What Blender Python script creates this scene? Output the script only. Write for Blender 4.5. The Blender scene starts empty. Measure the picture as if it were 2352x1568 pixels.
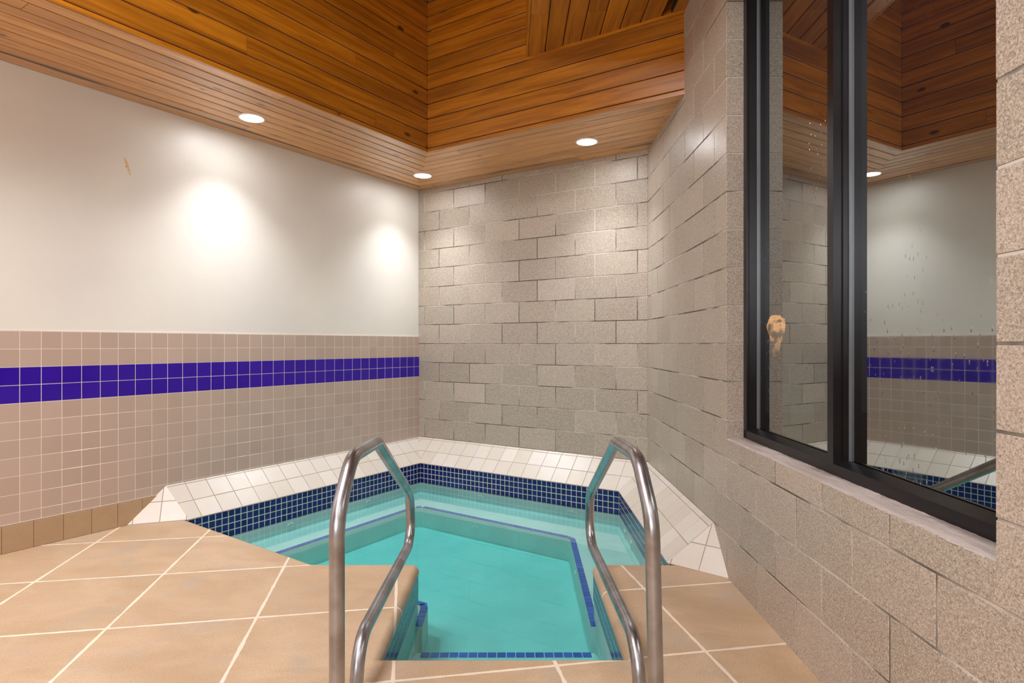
import bpy, bmesh, math, random
from mathutils import Vector, Matrix
random.seed(7)
sc = bpy.context.scene
C = sc.collection
PI = math.pi

# ------------------------------------------------------------------ camera
CAMH = 1.243
F = 1392.0
cam_d = bpy.data.cameras.new('camera')
cam = bpy.data.objects.new('camera', cam_d); C.objects.link(cam)
cam.location = (0, 0, CAMH); cam.rotation_euler = (PI/2, 0, 0)
cam_d.sensor_width = 36.0; cam_d.lens = 36.0*F/2352.0
cam_d.shift_y = 5.0/2352.0; cam_d.clip_start = 0.02
sc.camera = cam

# ------------------------------------------------------------------ world, exposure
w = bpy.data.worlds.new('night'); sc.world = w; w.use_nodes = True
w.node_tree.nodes['Background'].inputs[0].default_value = (0.010, 0.012, 0.018, 1)
w.node_tree.nodes['Background'].inputs[1].default_value = 1.0
sc.view_settings.view_transform = 'Standard'; sc.view_settings.look = 'None'
sc.view_settings.gamma = 1.0; sc.view_settings.use_curve_mapping = False
sc.view_settings.exposure = 0.12
sc.cycles.use_denoising = True
sc.cycles.max_bounces = 10; sc.cycles.diffuse_bounces = 6; sc.cycles.glossy_bounces = 5
sc.cycles.transparent_max_bounces = 16; sc.cycles.volume_bounces = 0
sc.cycles.caustics_reflective = False; sc.cycles.caustics_refractive = False
sc.cycles.sample_clamp_indirect = 6.0

# lamp strengths (the lamps themselves are built with their fixtures)
SPOT_W = 96.0        # recessed soffit downlights
FILL_PANEL_W = 60.0       # unseen ceiling panels added as fill light
WALL_FILL_W = 95.0        # unseen wall panel added as fill behind the viewer
WARM = (0.94, 0.97, 1.0)
COOL = (0.90, 0.955, 1.0)

# ------------------------------------------------------------------ plan of the room (metres, camera at x=0 y=0)
DL = Vector((0.546, 0.838, 0)).normalized()      # along the left wall, away from the camera
DB = Vector((DL.y, -DL.x, 0))                    # along the back wall, to the right
NL = DB.copy(); NB = -DL
UP = Vector((0, 0, 1))
LB = Vector((-1.023, 6.64, 0))                   # left / back corner
LEN_B = 2.615
RB = LB + DB*LEN_B                               # back / right corner
DR = Vector((-0.0115, -1, 0)).normalized()       # along the right wall, towards the camera
NR = Vector((-1, 0.0115, 0)).normalized()
U = 0.2032                                       # one block course
ZS = 2.915                                       # soffit
ZC = 3.475                                       # flat ceiling
ZW = 4.22                                        # ceiling of the raised well
SW = 0.97                                        # soffit width
LEFT_LEN = 8.0
RIGHT_LEN = 8.3
LN = LB - DL*LEFT_LEN
YN = RB.y + DR.y*RIGHT_LEN

# ------------------------------------------------------------------ helpers
def srgb(r, g, b):
    f = lambda c: (c/255/12.92) if c/255 <= 0.04045 else ((c/255+0.055)/1.055)**2.4
    return (f(r), f(g), f(b), 1)

def frame(o, u, v):
    u = Vector(u).normalized(); v = Vector(v).normalized(); n = u.cross(v)
    m = Matrix.Identity(4)
    for i in range(3):
        m[i][0] = u[i]; m[i][1] = v[i]; m[i][2] = n[i]; m[i][3] = o[i]
    return m

class MB:
    def __init__(s): s.v = []; s.f = []; s.c = []; s.m = []; s.sm = []
    def face(s, pts, col=(0.5, 0.5, 0.5), mi=0, smooth=False):
        b = len(s.v); s.v += [tuple(p) for p in pts]
        s.f.append(tuple(range(b, b+len(pts)))); s.c.append(col); s.m.append(mi); s.sm.append(smooth)
    def mesh(s, vs, fs, col=(0.5, 0.5, 0.5), mi=0, smooth=False):
        b = len(s.v); s.v += [tuple(p) for p in vs]
        for f in fs:
            s.f.append(tuple(b+i for i in f)); s.c.append(col); s.m.append(mi); s.sm.append(smooth)
    def box(s, lo, hi, col=(0.5,)*3, mi=0):
        x0, y0, z0 = lo; x1, y1, z1 = hi
        v = [(x0,y0,z0),(x1,y0,z0),(x1,y1,z0),(x0,y1,z0),(x0,y0,z1),(x1,y0,z1),(x1,y1,z1),(x0,y1,z1)]
        s.mesh(v, [(0,3,2,1),(4,5,6,7),(0,1,5,4),(1,2,6,5),(2,3,7,6),(3,0,4,7)], col, mi)
    def slab(s, x0, x1, y0, y1, z0, z1, b, col=(0.5,)*3, mi=0, jit=0.0, bx=None):
        """a tile, block or board: rectangle with chamfered front edge, standing from z0 to z1"""
        z1 += random.uniform(-jit, jit)
        bx = b if bx is None else bx
        v = [(x0,y0,z0),(x1,y0,z0),(x1,y1,z0),(x0,y1,z0),
             (x0,y0,z1-b),(x1,y0,z1-b),(x1,y1,z1-b),(x0,y1,z1-b),
             (x0+bx,y0+b,z1),(x1-bx,y0+b,z1),(x1-bx,y1-b,z1),(x0+bx,y1-b,z1)]
        fs = [(8,9,10,11)]
        for i in range(4):
            j = (i+1) % 4
            fs += [(i, j, 4+j, 4+i), (4+i, 4+j, 8+j, 8+i)]
        s.mesh(v, fs, col, mi)
    def tube(s, pts, r, seg=20, cap=True, mi=0):
        n = len(pts); pts = [Vector(p) for p in pts]
        t0 = (pts[1]-pts[0]).normalized()
        a = t0.orthogonal().normalized()
        rings = []
        for i in range(n):
            t = (pts[min(i+1, n-1)] - pts[max(i-1, 0)]).normalized()
            a = (a - t*a.dot(t)).normalized(); bb = t.cross(a)
            rings.append([pts[i] + (a*math.cos(k*2*PI/seg) + bb*math.sin(k*2*PI/seg))*r for k in range(seg)])
        vs = [p for rg in rings for p in rg]; fs = []
        for i in range(n-1):
            for k in range(seg):
                k2 = (k+1) % seg
                fs.append((i*seg+k, i*seg+k2, (i+1)*seg+k2, (i+1)*seg+k))
        s.mesh(vs, fs, smooth=True, mi=mi)
        if cap:
            s.mesh(rings[0], [tuple(reversed(range(seg)))], mi=mi); s.mesh(rings[-1], [tuple(range(seg))], mi=mi)
    def lathe(s, prof, seg=48, c=(0, 0, 0), mi=0, smooth=True):
        vs = []; fs = []
        for r, z in prof:
            for k in range(seg):
                a = k*2*PI/seg; vs.append((c[0]+r*math.cos(a), c[1]+r*math.sin(a), c[2]+z))
        for i in range(len(prof)-1):
            for k in range(seg):
                k2 = (k+1) % seg
                fs.append((i*seg+k, i*seg+k2, (i+1)*seg+k2, (i+1)*seg+k))
        s.mesh(vs, fs, smooth=smooth, mi=mi)
    def build(s, name, mats, parent=None, M=None, cuts=(), merge=False):
        me = bpy.data.meshes.new(name)
        me.from_pydata(s.v, [], s.f)
        if not isinstance(mats, (list, tuple)): mats = [mats]
        for m in mats: me.materials.append(m)
        me.polygons.foreach_set('material_index', s.m)
        me.polygons.foreach_set('use_smooth', s.sm)
        at = me.color_attributes.new('tint', 'FLOAT_COLOR', 'CORNER')
        vals = []
        for f, c in zip(s.f, s.c): vals += [c[0], c[1], c[2], 1.0]*len(f)
        at.data.foreach_set('color', vals)
        if cuts or merge:
            bm = bmesh.new(); bm.from_mesh(me)
            if merge: bmesh.ops.remove_doubles(bm, verts=bm.verts, dist=1e-5)
            for co, no in cuts:           # keep the side the normal points away from
                bmesh.ops.bisect_plane(bm, geom=bm.verts[:]+bm.edges[:]+bm.faces[:], plane_co=co, plane_no=no, clear_outer=True)
            bm.to_mesh(me); bm.free()
        me.update()
        o = bpy.data.objects.new(name, me); C.objects.link(o)
        M = M or Matrix.Identity(4)
        if parent is not None:
            o.parent = parent; o.matrix_local = parent.matrix_basis.inverted() @ M if parent.parent is None else (parent.parent.matrix_basis @ parent.matrix_basis).inverted() @ M
        else:
            o.matrix_basis = M
        return o

def tag(o, label=None, cat=None, group=None, kind=None):
    if label: o['label'] = label
    if cat: o['category'] = cat
    if group: o['group'] = group
    if kind: o['kind'] = kind
    return o
def empty(name, loc, label=None, cat=None, group=None, kind=None):
    o = bpy.data.objects.new(name, None); C.objects.link(o); o.matrix_basis = Matrix.Translation(Vector(loc))
    o.empty_display_size = 0.05
    return tag(o, label, cat, group, kind)

# node helper
class NT:
    def __init__(s, name):
        s.mat = bpy.data.materials.new(name); s.mat.use_nodes = True
        s.t = s.mat.node_tree; s.t.nodes.clear()
        s.out = s.t.nodes.new('ShaderNodeOutputMaterial')
    def n(s, typ, **kw):
        nd = s.t.nodes.new(typ)
        ins = kw.pop('ins', {})
        for k, v in kw.items(): setattr(nd, k, v)
        for k, v in ins.items(): s.set(nd.inputs[k], v)
        return nd
    def set(s, sock, v):
        if isinstance(v, bpy.types.NodeSocket): s.t.links.new(v, sock)
        elif isinstance(v, bpy.types.Node): s.t.links.new(v.outputs[0], sock)
        else: sock.default_value = v
    def math(s, op, a, b=0.0, c=None, clamp=False):
        nd = s.n('ShaderNodeMath', operation=op, use_clamp=clamp)
        s.set(nd.inputs[0], a); s.set(nd.inputs[1], b)
        if c is not None: s.set(nd.inputs[2], c)
        return nd.outputs[0]
    def mix(s, f, a, b, blend='MIX'):
        nd = s.n('ShaderNodeMix', data_type='RGBA', blend_type=blend)
        s.set(nd.inputs[0], f); s.set(nd.inputs[6], a); s.set(nd.inputs[7], b)
        return nd.outputs[2]
    def mapr(s, v, a, b, c=0.0, d=1.0):
        nd = s.n('ShaderNodeMapRange', interpolation_type='SMOOTHSTEP')
        for i, x in enumerate((v, a, b, c, d)): s.set(nd.inputs[i], x)
        return nd.outputs[0]
    def obj(s): return s.n('ShaderNodeTexCoord').outputs['Object']
    def scale(s, v, sc_, off=None):
        nd = s.n('ShaderNodeVectorMath', operation='MULTIPLY'); s.set(nd.inputs[0], v); nd.inputs[1].default_value = sc_
        if off is None: return nd.outputs[0]
        n2 = s.n('ShaderNodeVectorMath', operation='ADD'); s.set(n2.inputs[0], nd.outputs[0]); s.set(n2.inputs[1], off)
        return n2.outputs[0]
    def noise(s, v, scale, detail=3, rough=0.5, dist=0.0):
        nd = s.n('ShaderNodeTexNoise', ins={'Scale': scale, 'Detail': detail, 'Roughness': rough, 'Distortion': dist})
        if v is not None: s.set(nd.inputs['Vector'], v)
        return nd.outputs['Fac']
    def bsdf(s, **ins):
        nd = s.n('ShaderNodeBsdfPrincipled')
        for k, v in ins.items(): s.set(nd.inputs[k.replace('_', ' ')], v)
        s.t.links.new(nd.outputs[0], s.out.inputs[0]); return nd
    def bump(s, h, strength=0.3, dist=0.01, normal=None):
        nd = s.n('ShaderNodeBump', ins={'Height': h, 'Strength': strength, 'Distance': dist})
        if normal is not None: s.set(nd.inputs['Normal'], normal)
        return nd.outputs[0]
    def tint(s):
        a = s.n('ShaderNodeAttribute', attribute_name='tint')
        return s.n('ShaderNodeSeparateColor', ins={0: a.outputs['Color']})

# ------------------------------------------------------------------ materials
def mat_plain(name, col, rough=0.5, metal=0.0, **kw):
    t = NT(name); t.bsdf(Base_Color=col, Roughness=rough, Metallic=metal, **kw); return t.mat

def mat_paint():
    t = NT('wall_paint'); o = t.obj()
    n = t.noise(o, 1.3, 3); n2 = t.noise(o, 90, 2)
    col = t.mix(t.mapr(n, 0.35, 0.7), srgb(226, 220, 211), srgb(219, 213, 206))
    # the small tan drip stain on the wall
    sp = t.n('ShaderNodeSeparateXYZ', ins={0: o})
    wob = t.math('MULTIPLY', t.math('SUBTRACT', t.noise(o, 30, 2), 0.5), 0.035)
    dx = t.math('ADD', t.math('ADD', sp.outputs[0], 2.96), wob)
    dx = t.math('ADD', dx, t.math('MULTIPLY', t.math('SUBTRACT', sp.outputs[1], 2.46), 0.35))
    dy = t.math('SUBTRACT', sp.outputs[1], 2.46)
    d = t.math('ADD', t.math('POWER', t.math('DIVIDE', t.math('ABSOLUTE', dx), 0.014), 2.0),
               t.math('POWER', t.math('DIVIDE', t.math('ABSOLUTE', dy), 0.062), 2.0))
    st = t.math('MULTIPLY', t.mapr(d, 1.3, 0.3), t.mapr(t.noise(o, 60, 2), 0.3, 0.5))
    col = t.mix(t.math('MULTIPLY', st, 1.0), col, srgb(214, 176, 120))
    t.bsdf(Base_Color=col, Roughness=0.42, Normal=t.bump(n2, 0.10, 0.004)); return t.mat

def mat_tile(name, c1, c2, rough=0.25, bumpy=0.05, mott=0.0, cm=None):
    t = NT(name); o = t.obj(); s = t.tint()
    col = t.mix(s.outputs[0], c1, c2)
    if mott: col = t.mix(t.math('MULTIPLY', t.mapr(t.noise(o, 14, 4, 0.6), 0.42, 0.68), mott), col, cm)
    r = t.math('ADD', t.math('MULTIPLY', t.noise(o, 30, 3), 0.12), rough-0.06)
    t.bsdf(Base_Color=col, Roughness=r, Normal=t.bump(t.noise(o, 9, 3), bumpy, 0.01)); return t.mat

def mat_cmu():
    t = NT('concrete_block'); o = t.obj(); s = t.tint()
    base = t.mix(s.outputs[0], srgb(154, 138, 123), srgb(182, 165, 151))
    base = t.mix(t.math('MULTIPLY', s.outputs[1], 0.5), base, srgb(150, 142, 126))
    big = t.noise(o, 1.6, 3)
    base = t.mix(t.math('MULTIPLY', t.mapr(big, 0.4, 0.7), 0.3), base, srgb(146, 136, 116))
    f1 = t.noise(o, 190, 2, 0.7)
    vg = t.n('ShaderNodeTexVoronoi', ins={'Vector': o, 'Scale': 300.0, 'Randomness': 1.0})
    gr = t.n('ShaderNodeSeparateColor', ins={0: vg.outputs['Color']})
    f1 = t.noise(o, 130, 2, 0.6)
    base = t.mix(t.mapr(f1, 0.40, 0.66, 0.0, 0.40), base, srgb(214, 200, 184))
    base = t.mix(t.mapr(gr.outputs[0], 0.60, 0.95, 0.0, 0.40), base, srgb(226, 214, 202))
    base = t.mix(t.mapr(gr.outputs[0], 0.32, 0.05, 0.0, 0.42), base, srgb(100, 84, 72))
    vo = t.n('ShaderNodeTexVoronoi', ins={'Vector': o, 'Scale': 95.0, 'Randomness': 1.0})
    pit = t.math('MULTIPLY', t.mapr(vo.outputs['Distance'], 0.22, 0.12), t.mapr(t.noise(o, 45, 1), 0.56, 0.62))
    base = t.mix(t.math('MULTIPLY', pit, 0.75), base, srgb(62, 54, 50))
    h = t.math('SUBTRACT', f1, t.math('MULTIPLY', pit, 0.8))
    t.bsdf(Base_Color=base, Roughness=t.mapr(big, 0.3, 0.7, 0.34, 0.5), Normal=t.bump(h, 0.14, 0.004),
           Specular_IOR_Level=0.5); return t.mat

def mat_mortar(name, c, c2, dirt=0.1):
    t = NT(name); o = t.obj()
    n = t.noise(o, 1.7, 3, 0.6); f = t.noise(o, 120, 3)
    col = t.mix(t.mapr(n, 0.42, 0.6), c, c2); col = t.mix(t.math('MULTIPLY', f, dirt), col, srgb(90, 80, 70))
    t.bsdf(Base_Color=col, Roughness=0.85, Normal=t.bump(f, 0.4, 0.004)); return t.mat

def mat_wood(name, dark, light, knot=srgb(58, 26, 6), rough=0.36, stain=False, coat=0.5):
    t = NT(name); o = t.obj(); s = t.tint()
    cx = t.n('ShaderNodeCombineXYZ', ins={0: t.math('MULTIPLY', s.outputs[1], 37.0), 1: t.math('MULTIPLY', s.outputs[2], 11.0), 2: t.math('MULTIPLY', s.outputs[1], 5.0)})
    g = t.scale(o, (0.9, 16, 1), cx.outputs[0])
    gn = t.noise(g, 1.6, 5, 0.62, 0.6)
    fine = t.noise(t.scale(o, (3.0, 170, 1), cx.outputs[0]), 1.0, 3, 0.6)
    col = t.mix(t.mapr(gn, 0.28, 0.72), dark, light)
    col = t.mix(t.math('MULTIPLY', fine, 0.35), col, t.mix(0.35, dark, (0.02, 0.006, 0.001, 1)))
    tone = t.mix(s.outputs[0], (0.78, 0.74, 0.70, 1), (1.12, 1.10, 1.04, 1))
    col = t.mix(1.0, col, tone, 'MULTIPLY')
    vo = t.n('ShaderNodeTexVoronoi', ins={'Vector': t.scale(o, (3.1, 7.6, 1), cx.outputs[0]), 'Scale': 1.0, 'Randomness': 1.0})
    rn = t.n('ShaderNodeSeparateColor', ins={0: vo.outputs['Color']})
    kd = t.math('ADD', vo.outputs['Distance'], t.math('MULTIPLY', t.math('SUBTRACT', t.noise(o, 40, 2), 0.5), 0.05))
    size = t.math('MULTIPLY', t.mapr(rn.outputs[0], 0.35, 0.95), 0.13)
    kn = t.math('LESS_THAN', kd, size)
    kn = t.mapr(kd, t.math('ADD', size, 0.03), t.math('MULTIPLY', size, 0.6))
    kn = t.math('MULTIPLY', kn, t.math('GREATER_THAN', rn.outputs[0], 0.5))
    col = t.mix(t.math('MULTIPLY', kn, 0.9), col, knot)
    if stain:   # damp-blackened seam of the boards near the wall
        sp = t.n('ShaderNodeSeparateXYZ', ins={0: o})
        dv = t.math('ABSOLUTE', t.math('SUBTRACT', sp.outputs[1], 0.132))
        wv = t.math('MULTIPLY', t.mapr(t.noise(t.scale(o, (1.1, 0.1, 1)), 1.0, 2), 0.36, 0.62), 0.035)
        sf = t.mapr(dv, t.math('ADD', wv, 0.008), t.math('MULTIPLY', wv, 0.25))
        sf = t.math('MULTIPLY', sf, t.mapr(t.noise(t.scale(o, (3, 30, 1)), 1.0, 3), 0.3, 0.6, 0.55, 1.0))
        col = t.mix(t.math('MULTIPLY', sf, 0.82), col, srgb(52, 44, 42))
        n3 = t.mapr(t.noise(t.scale(o, (2.2, 15, 1)), 1.0, 4, 0.6), 0.58, 0.70)
        col = t.mix(t.math('MULTIPLY', n3, 0.5), col, srgb(96, 74, 62))
    t.bsdf(Base_Color=col, Roughness=t.math('ADD', rough-0.06, t.math('MULTIPLY', gn, 0.12)), Coat_Weight=coat, Coat_Roughness=0.22,
           Normal=t.bump(t.math('ADD', fine, t.math('MULTIPLY', gn, 0.5)), 0.16, 0.003)); return t.mat

def mat_deck():
    t = NT('deck_slabs'); o = t.obj()
    sp = t.n('ShaderNodeSeparateXYZ', ins={0: o})
    X, Y = sp.outputs[0], sp.outputs[1]
    c = t.math('ADD', t.math('MULTIPLY', X, 0.985), t.math('MULTIPLY', Y, 0.175))
    e = t.math('SUBTRACT', t.math('MULTIPLY', Y, 0.985), t.math('MULTIPLY', X, 0.175))
    wob = t.math('MULTIPLY', t.math('SUBTRACT', t.noise(o, 7, 3, 0.7), 0.5), 0.012)
    cu = t.math('DIVIDE', t.math('ADD', c, 0.041), 0.62); eu = t.math('DIVIDE', t.math('SUBTRACT', e, 2.276), 0.6375)
    dc = t.math('ADD', t.math('MULTIPLY', t.math('PINGPONG', cu, 0.5), 0.62), wob)
    de = t.math('ADD', t.math('MULTIPLY', t.math('PINGPONG', eu, 0.5), 0.6375), wob)
    d = t.math('ABSOLUTE', t.math('MINIMUM', t.math('ABSOLUTE', dc), t.math('ABSOLUTE', de)))
    wid = t.math('ADD', 0.0045, t.math('MULTIPLY', t.noise(o, 16, 2), 0.004))
    line = t.mapr(d, t.math('ADD', wid, 0.0015), t.math('SUBTRACT', wid, 0.001))
    cell = t.n('ShaderNodeCombineXYZ', ins={0: t.math('FLOOR', cu), 1: t.math('FLOOR', eu)})
    wn = t.n('ShaderNodeTexWhiteNoise', noise_dimensions='3D', ins={'Vector': cell.outputs[0]})
    off = t.n('ShaderNodeVectorMath', operation='ADD', ins={0: o, 1: wn.outputs['Color']})
    cloud = t.noise(t.scale(off.outputs[0], (1.0, 1.6, 1)), 2.6, 5, 0.62, 0.5)
    col = t.mix(t.mapr(cloud, 0.3, 0.7), srgb(190, 159, 125), srgb(210, 180, 149))
    col = t.mix(t.math('MULTIPLY', wn.outputs['Value'], 0.35), col, srgb(188, 154, 120))
    col = t.mix(t.math('MULTIPLY', t.mapr(t.noise(off.outputs[0], 3.4, 6, 0.75), 0.48, 0.68), 0.7), col, srgb(182, 166, 148))
    col = t.mix(t.mapr(t.noise(o, 150, 3, 0.7), 0.42, 0.66, 0, 0.42), col, srgb(156, 128, 100))
    col = t.mix(line, col, srgb(236, 218, 196))
    h = t.math('SUBTRACT', t.math('MULTIPLY', t.noise(o, 110, 3), 0.25), t.math('MULTIPLY', line, 0.35))
    h = t.math('ADD', h, t.math('MULTIPLY', cloud, 0.5))
    t.bsdf(Base_Color=col, Roughness=0.55, Normal=t.bump(h, 0.35, 0.006)); return t.mat

def mat_plaster():
    t = NT('pool_plaster'); o = t.obj()
    n = t.noise(o, 3.5, 4, 0.6); f = t.noise(o, 40, 3, 0.7)
    col = t.mix(t.mapr(n, 0.35, 0.7), srgb(236, 238, 230), srgb(224, 230, 224))
    col = t.mix(t.math('MULTIPLY', f, 0.12), col, srgb(190, 200, 190))
    t.bsdf(Base_Color=col, Roughness=0.7, Normal=t.bump(f, 0.1, 0.003)); return t.mat

def mat_water():
    t = NT('pool_water'); o = t.obj()
    nm = t.bump(t.noise(o, 3.0, 2, 0.5), 0.004, 0.05)
    fr = t.n('ShaderNodeFresnel', ins={'IOR': 1.33, 'Normal': nm})
    g = t.n('ShaderNodeBsdfGlossy', ins={'Color': (1, 1, 1, 1), 'Roughness': 0.0, 'Normal': nm})
    tr = t.n('ShaderNodeBsdfTransparent')
    mx = t.n('ShaderNodeMixShader', ins={0: fr, 1: tr.outputs[0], 2: g.outputs[0]})
    t.t.links.new(mx.outputs[0], t.out.inputs[0])
    va = t.n('ShaderNodeVolumeAbsorption', ins={'Color': (0.04, 0.875, 0.885, 1), 'Density': 1.85})
    t.t.links.new(va.outputs[0], t.out.inputs[1]); return t.mat

def mat_glass():
    t = NT('window_glass'); o = t.obj()
    drops = t.n('ShaderNodeTexVoronoi', ins={'Vector': t.scale(o, (60, 22, 1)), 'Scale': 1.0})
    zone = t.mapr(t.noise(t.scale(o, (1.6, 0.8, 1)), 1.6, 3, 0.6), 0.50, 0.66)
    dm = t.math('MULTIPLY', t.mapr(drops.outputs['Distance'], 0.20, 0.08), zone)
    nm = t.bump(dm, 0.22, 0.002)
    fr = t.n('ShaderNodeFresnel', ins={'IOR': 6.0})
    g = t.n('ShaderNodeBsdfGlossy', ins={'Color': (0.93, 0.96, 0.92, 1), 'Roughness': t.math('MULTIPLY', zone, 0.04), 'Normal': nm})
    tr = t.n('ShaderNodeBsdfTransparent', ins={'Color': (0.75, 0.77, 0.75, 1)})
    mx = t.n('ShaderNodeMixShader', ins={0: fr, 1: tr.outputs[0], 2: g.outputs[0]})
    t.t.links.new(mx.outputs[0], t.out.inputs[0]); return t.mat

def mat_steel():
    t = NT('brushed_steel'); o = t.obj()
    n = t.noise(t.scale(o, (90, 90, 6)), 1.0, 3, 0.6); b = t.noise(o, 7, 3, 0.6)
    col = t.mix(t.mapr(b, 0.35, 0.7), srgb(180, 180, 186), srgb(150, 146, 146))
    t.bsdf(Base_Color=col, Metallic=1.0, Roughness=t.math('ADD', 0.26, t.math('MULTIPLY', n, 0.16)), Normal=t.bump(n, 0.05, 0.001)); return t.mat

def mat_emit(name, col, st):
    t = NT(name); e = t.n('ShaderNodeEmission', ins={'Color': col, 'Strength': st})
    t.t.links.new(e.outputs[0], t.out.inputs[0]); return t.mat

PAINT = mat_paint()
TILE = mat_tile('beige_wall_tile', srgb(178, 156, 142), srgb(186, 163, 150), 0.22)
BLUE = mat_tile('indigo_wall_tile', srgb(42, 6, 146), srgb(50, 12, 154), 0.12)
BASE = mat_tile('tan_base_tile', srgb(170, 140, 108), srgb(176, 148, 116), 0.4, 0.1, 0.3, srgb(160, 134, 108))
LEDGE = mat_tile('white_ledge_tile', srgb(208, 198, 186), srgb(220, 212, 204), 0.34, 0.12, 0.45, srgb(216, 204, 182))
MOSAIC = mat_tile('navy_mosaic', srgb(16, 20, 84), srgb(28, 32, 106), 0.18, 0.03)
NOSE = mat_tile('cobalt_nosing_tile', srgb(30, 66, 176), srgb(52, 92, 206), 0.3)
GROUT = mat_mortar('white_grout', srgb(232, 220, 208), srgb(224, 212, 198))
GROUT_L = mat_mortar('ledge_grout', srgb(164, 148, 138), srgb(184, 170, 150))
GROUT_M = mat_mortar('mosaic_grout', srgb(206, 214, 198), srgb(190, 202, 186))
GROUT_B = mat_mortar('base_grout', srgb(150, 122, 94), srgb(158, 130, 102))
CMU = mat_cmu()
MORTAR = mat_mortar('block_mortar', srgb(96, 88, 80), srgb(204, 196, 186))
WOOD = mat_wood('stained_pine', srgb(150, 88, 14), srgb(206, 132, 28))
WOOD_LIT = mat_wood('lit_soffit_pine', srgb(198, 132, 66), srgb(236, 176, 104), knot=srgb(96, 62, 44), rough=0.34, stain=True, coat=0.7)  # same pine, colours lightened to carry lamp and bounce light
DARK = mat_plain('dark_void', srgb(22, 16, 12), 0.9)
DECK = mat_deck()
PLASTER = mat_plaster()
WATER = mat_water()
GLASS = mat_glass()
STEEL = mat_steel()
BRONZE = mat_plain('dark_bronze_aluminium', srgb(34, 30, 33), 0.32, 0.5)
GASKET = mat_plain('grey_glazing_strip', srgb(120, 124, 130), 0.35, 0.3)
WHITE_T = mat_plain('white_trim', srgb(235, 232, 226), 0.4)
LENS = mat_emit('lamp_lens', (0.93, 0.97, 1.0, 1), 80.0)
PLASTIC = mat_plain('white_plastic', srgb(240, 244, 240), 0.35)
def mat_sill():
    t = NT('mortar_sill'); o = t.obj()
    n = t.noise(t.scale(o, (2, 14, 14)), 1.0, 5, 0.65); f = t.noise(o, 60, 4, 0.7)
    sp = t.n('ShaderNodeSeparateXYZ', ins={0: o})
    col = t.mix(t.mapr(n, 0.35, 0.65), srgb(188, 174, 166), srgb(214, 202, 196))
    edge = t.math('MULTIPLY', t.mapr(sp.outputs[2], -0.045, -0.085), t.mapr(t.noise(t.scale(o, (5, 1, 30)), 1.0, 3), 0.4, 0.6))
    col = t.mix(t.math('MULTIPLY', edge, 0.55), col, srgb(92, 78, 70))
    t.bsdf(Base_Color=col, Roughness=0.7, Normal=t.bump(t.math('ADD', n, f), 0.5, 0.006)); return t.mat
SILL = mat_sill()

# ------------------------------------------------------------------ grids of tiles / blocks / boards
def rnd(): return (random.random(), random.random(), random.random())
def tile_rect(mb, u0, u1, v0, v1, ou, ov, pu, pv, gap, h, bev, mi=0, jit=0.0, z0=-0.002):
    """tiles of pitch pu x pv anchored at (ou, ov), clipped to the rectangle"""
    i0 = math.floor((u0-ou)/pu); i1 = math.ceil((u1-ou)/pu)
    j0 = math.floor((v0-ov)/pv); j1 = math.ceil((v1-ov)/pv)
    g = gap/2
    for i in range(i0, i1):
        for j in range(j0, j1):
            a, b = max(ou+i*pu+g, u0), min(ou+(i+1)*pu-g, u1)
            c, d = max(ov+j*pv+g, v0), min(ov+(j+1)*pv-g, v1)
            if b-a < 2.5*bev or d-c < 2.5*bev: continue
            mb.slab(a, b, c, d, z0, h, bev, rnd(), mi, jit)

# ------------------------------------------------------------------ left wall: paint above a tiled wainscot
ML = frame(LB, DL, UP)                      # local x = -distance from the corner, y = height, z = into the room
WT = 1.320                                  # top of the tiles
mb = MB()
mb.box((-LEFT_LEN, 0, -0.2), (0, 4.4, 0))
wl = tag(mb.build('wall_left', PAINT, None, ML), 'off-white painted wall left of the hot tub, tiled below', 'wall', kind='structure')
T = 0.1089
mb = MB(); mb.box((-LEFT_LEN, 0.166, 0), (0, WT-2*T, 0.006), mi=1)
mb.box((-LEFT_LEN, WT-2*T, 0), (0, WT+0.005, 0.006), mi=1)
tile_rect(mb, -LEFT_LEN, 0, 0.166, WT-4*T, -0.081, WT, T, T, 0.0036, 0.0068, 0.0005, jit=0.00012, z0=0.004)
tile_rect(mb, -LEFT_LEN, 0, WT-2*T, WT, -0.081, WT, T, T, 0.0036, 0.0068, 0.0005, jit=0.00012, z0=0.004)
mb.build('tile_wainscot', [TILE, GROUT], wl, ML)
mb = MB()
tile_rect(mb, -LEFT_LEN, 0, WT-4*T, WT-2*T, -0.081, WT, T, T, 0.0036, 0.0069, 0.0005, jit=0.00012, z0=0.004)
tag(mb.build('blue_tile_band', [BLUE, GROUT], wl, ML), 'two rows of glossy indigo blue tiles')
mb = MB(); mb.box((-LEFT_LEN, 0, 0.0), (-2.70, 0.165, 0.008), mi=1); mb.box((-LEFT_LEN, 0.1655, 0.002), (-2.70, 0.1690, 0.0095), mi=2)
tile_rect(mb, -LEFT_LEN, -2.70, 0.0, 0.163, -0.043, 0.0, 0.157, 0.163, 0.003, 0.012, 0.001, z0=0.006)
tag(mb.build('baseboard_left', [BASE, GROUT_B, GROUT], None, ML), 'tan tile skirting under the beige wall tiles', 'baseboard', kind='structure')

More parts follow.
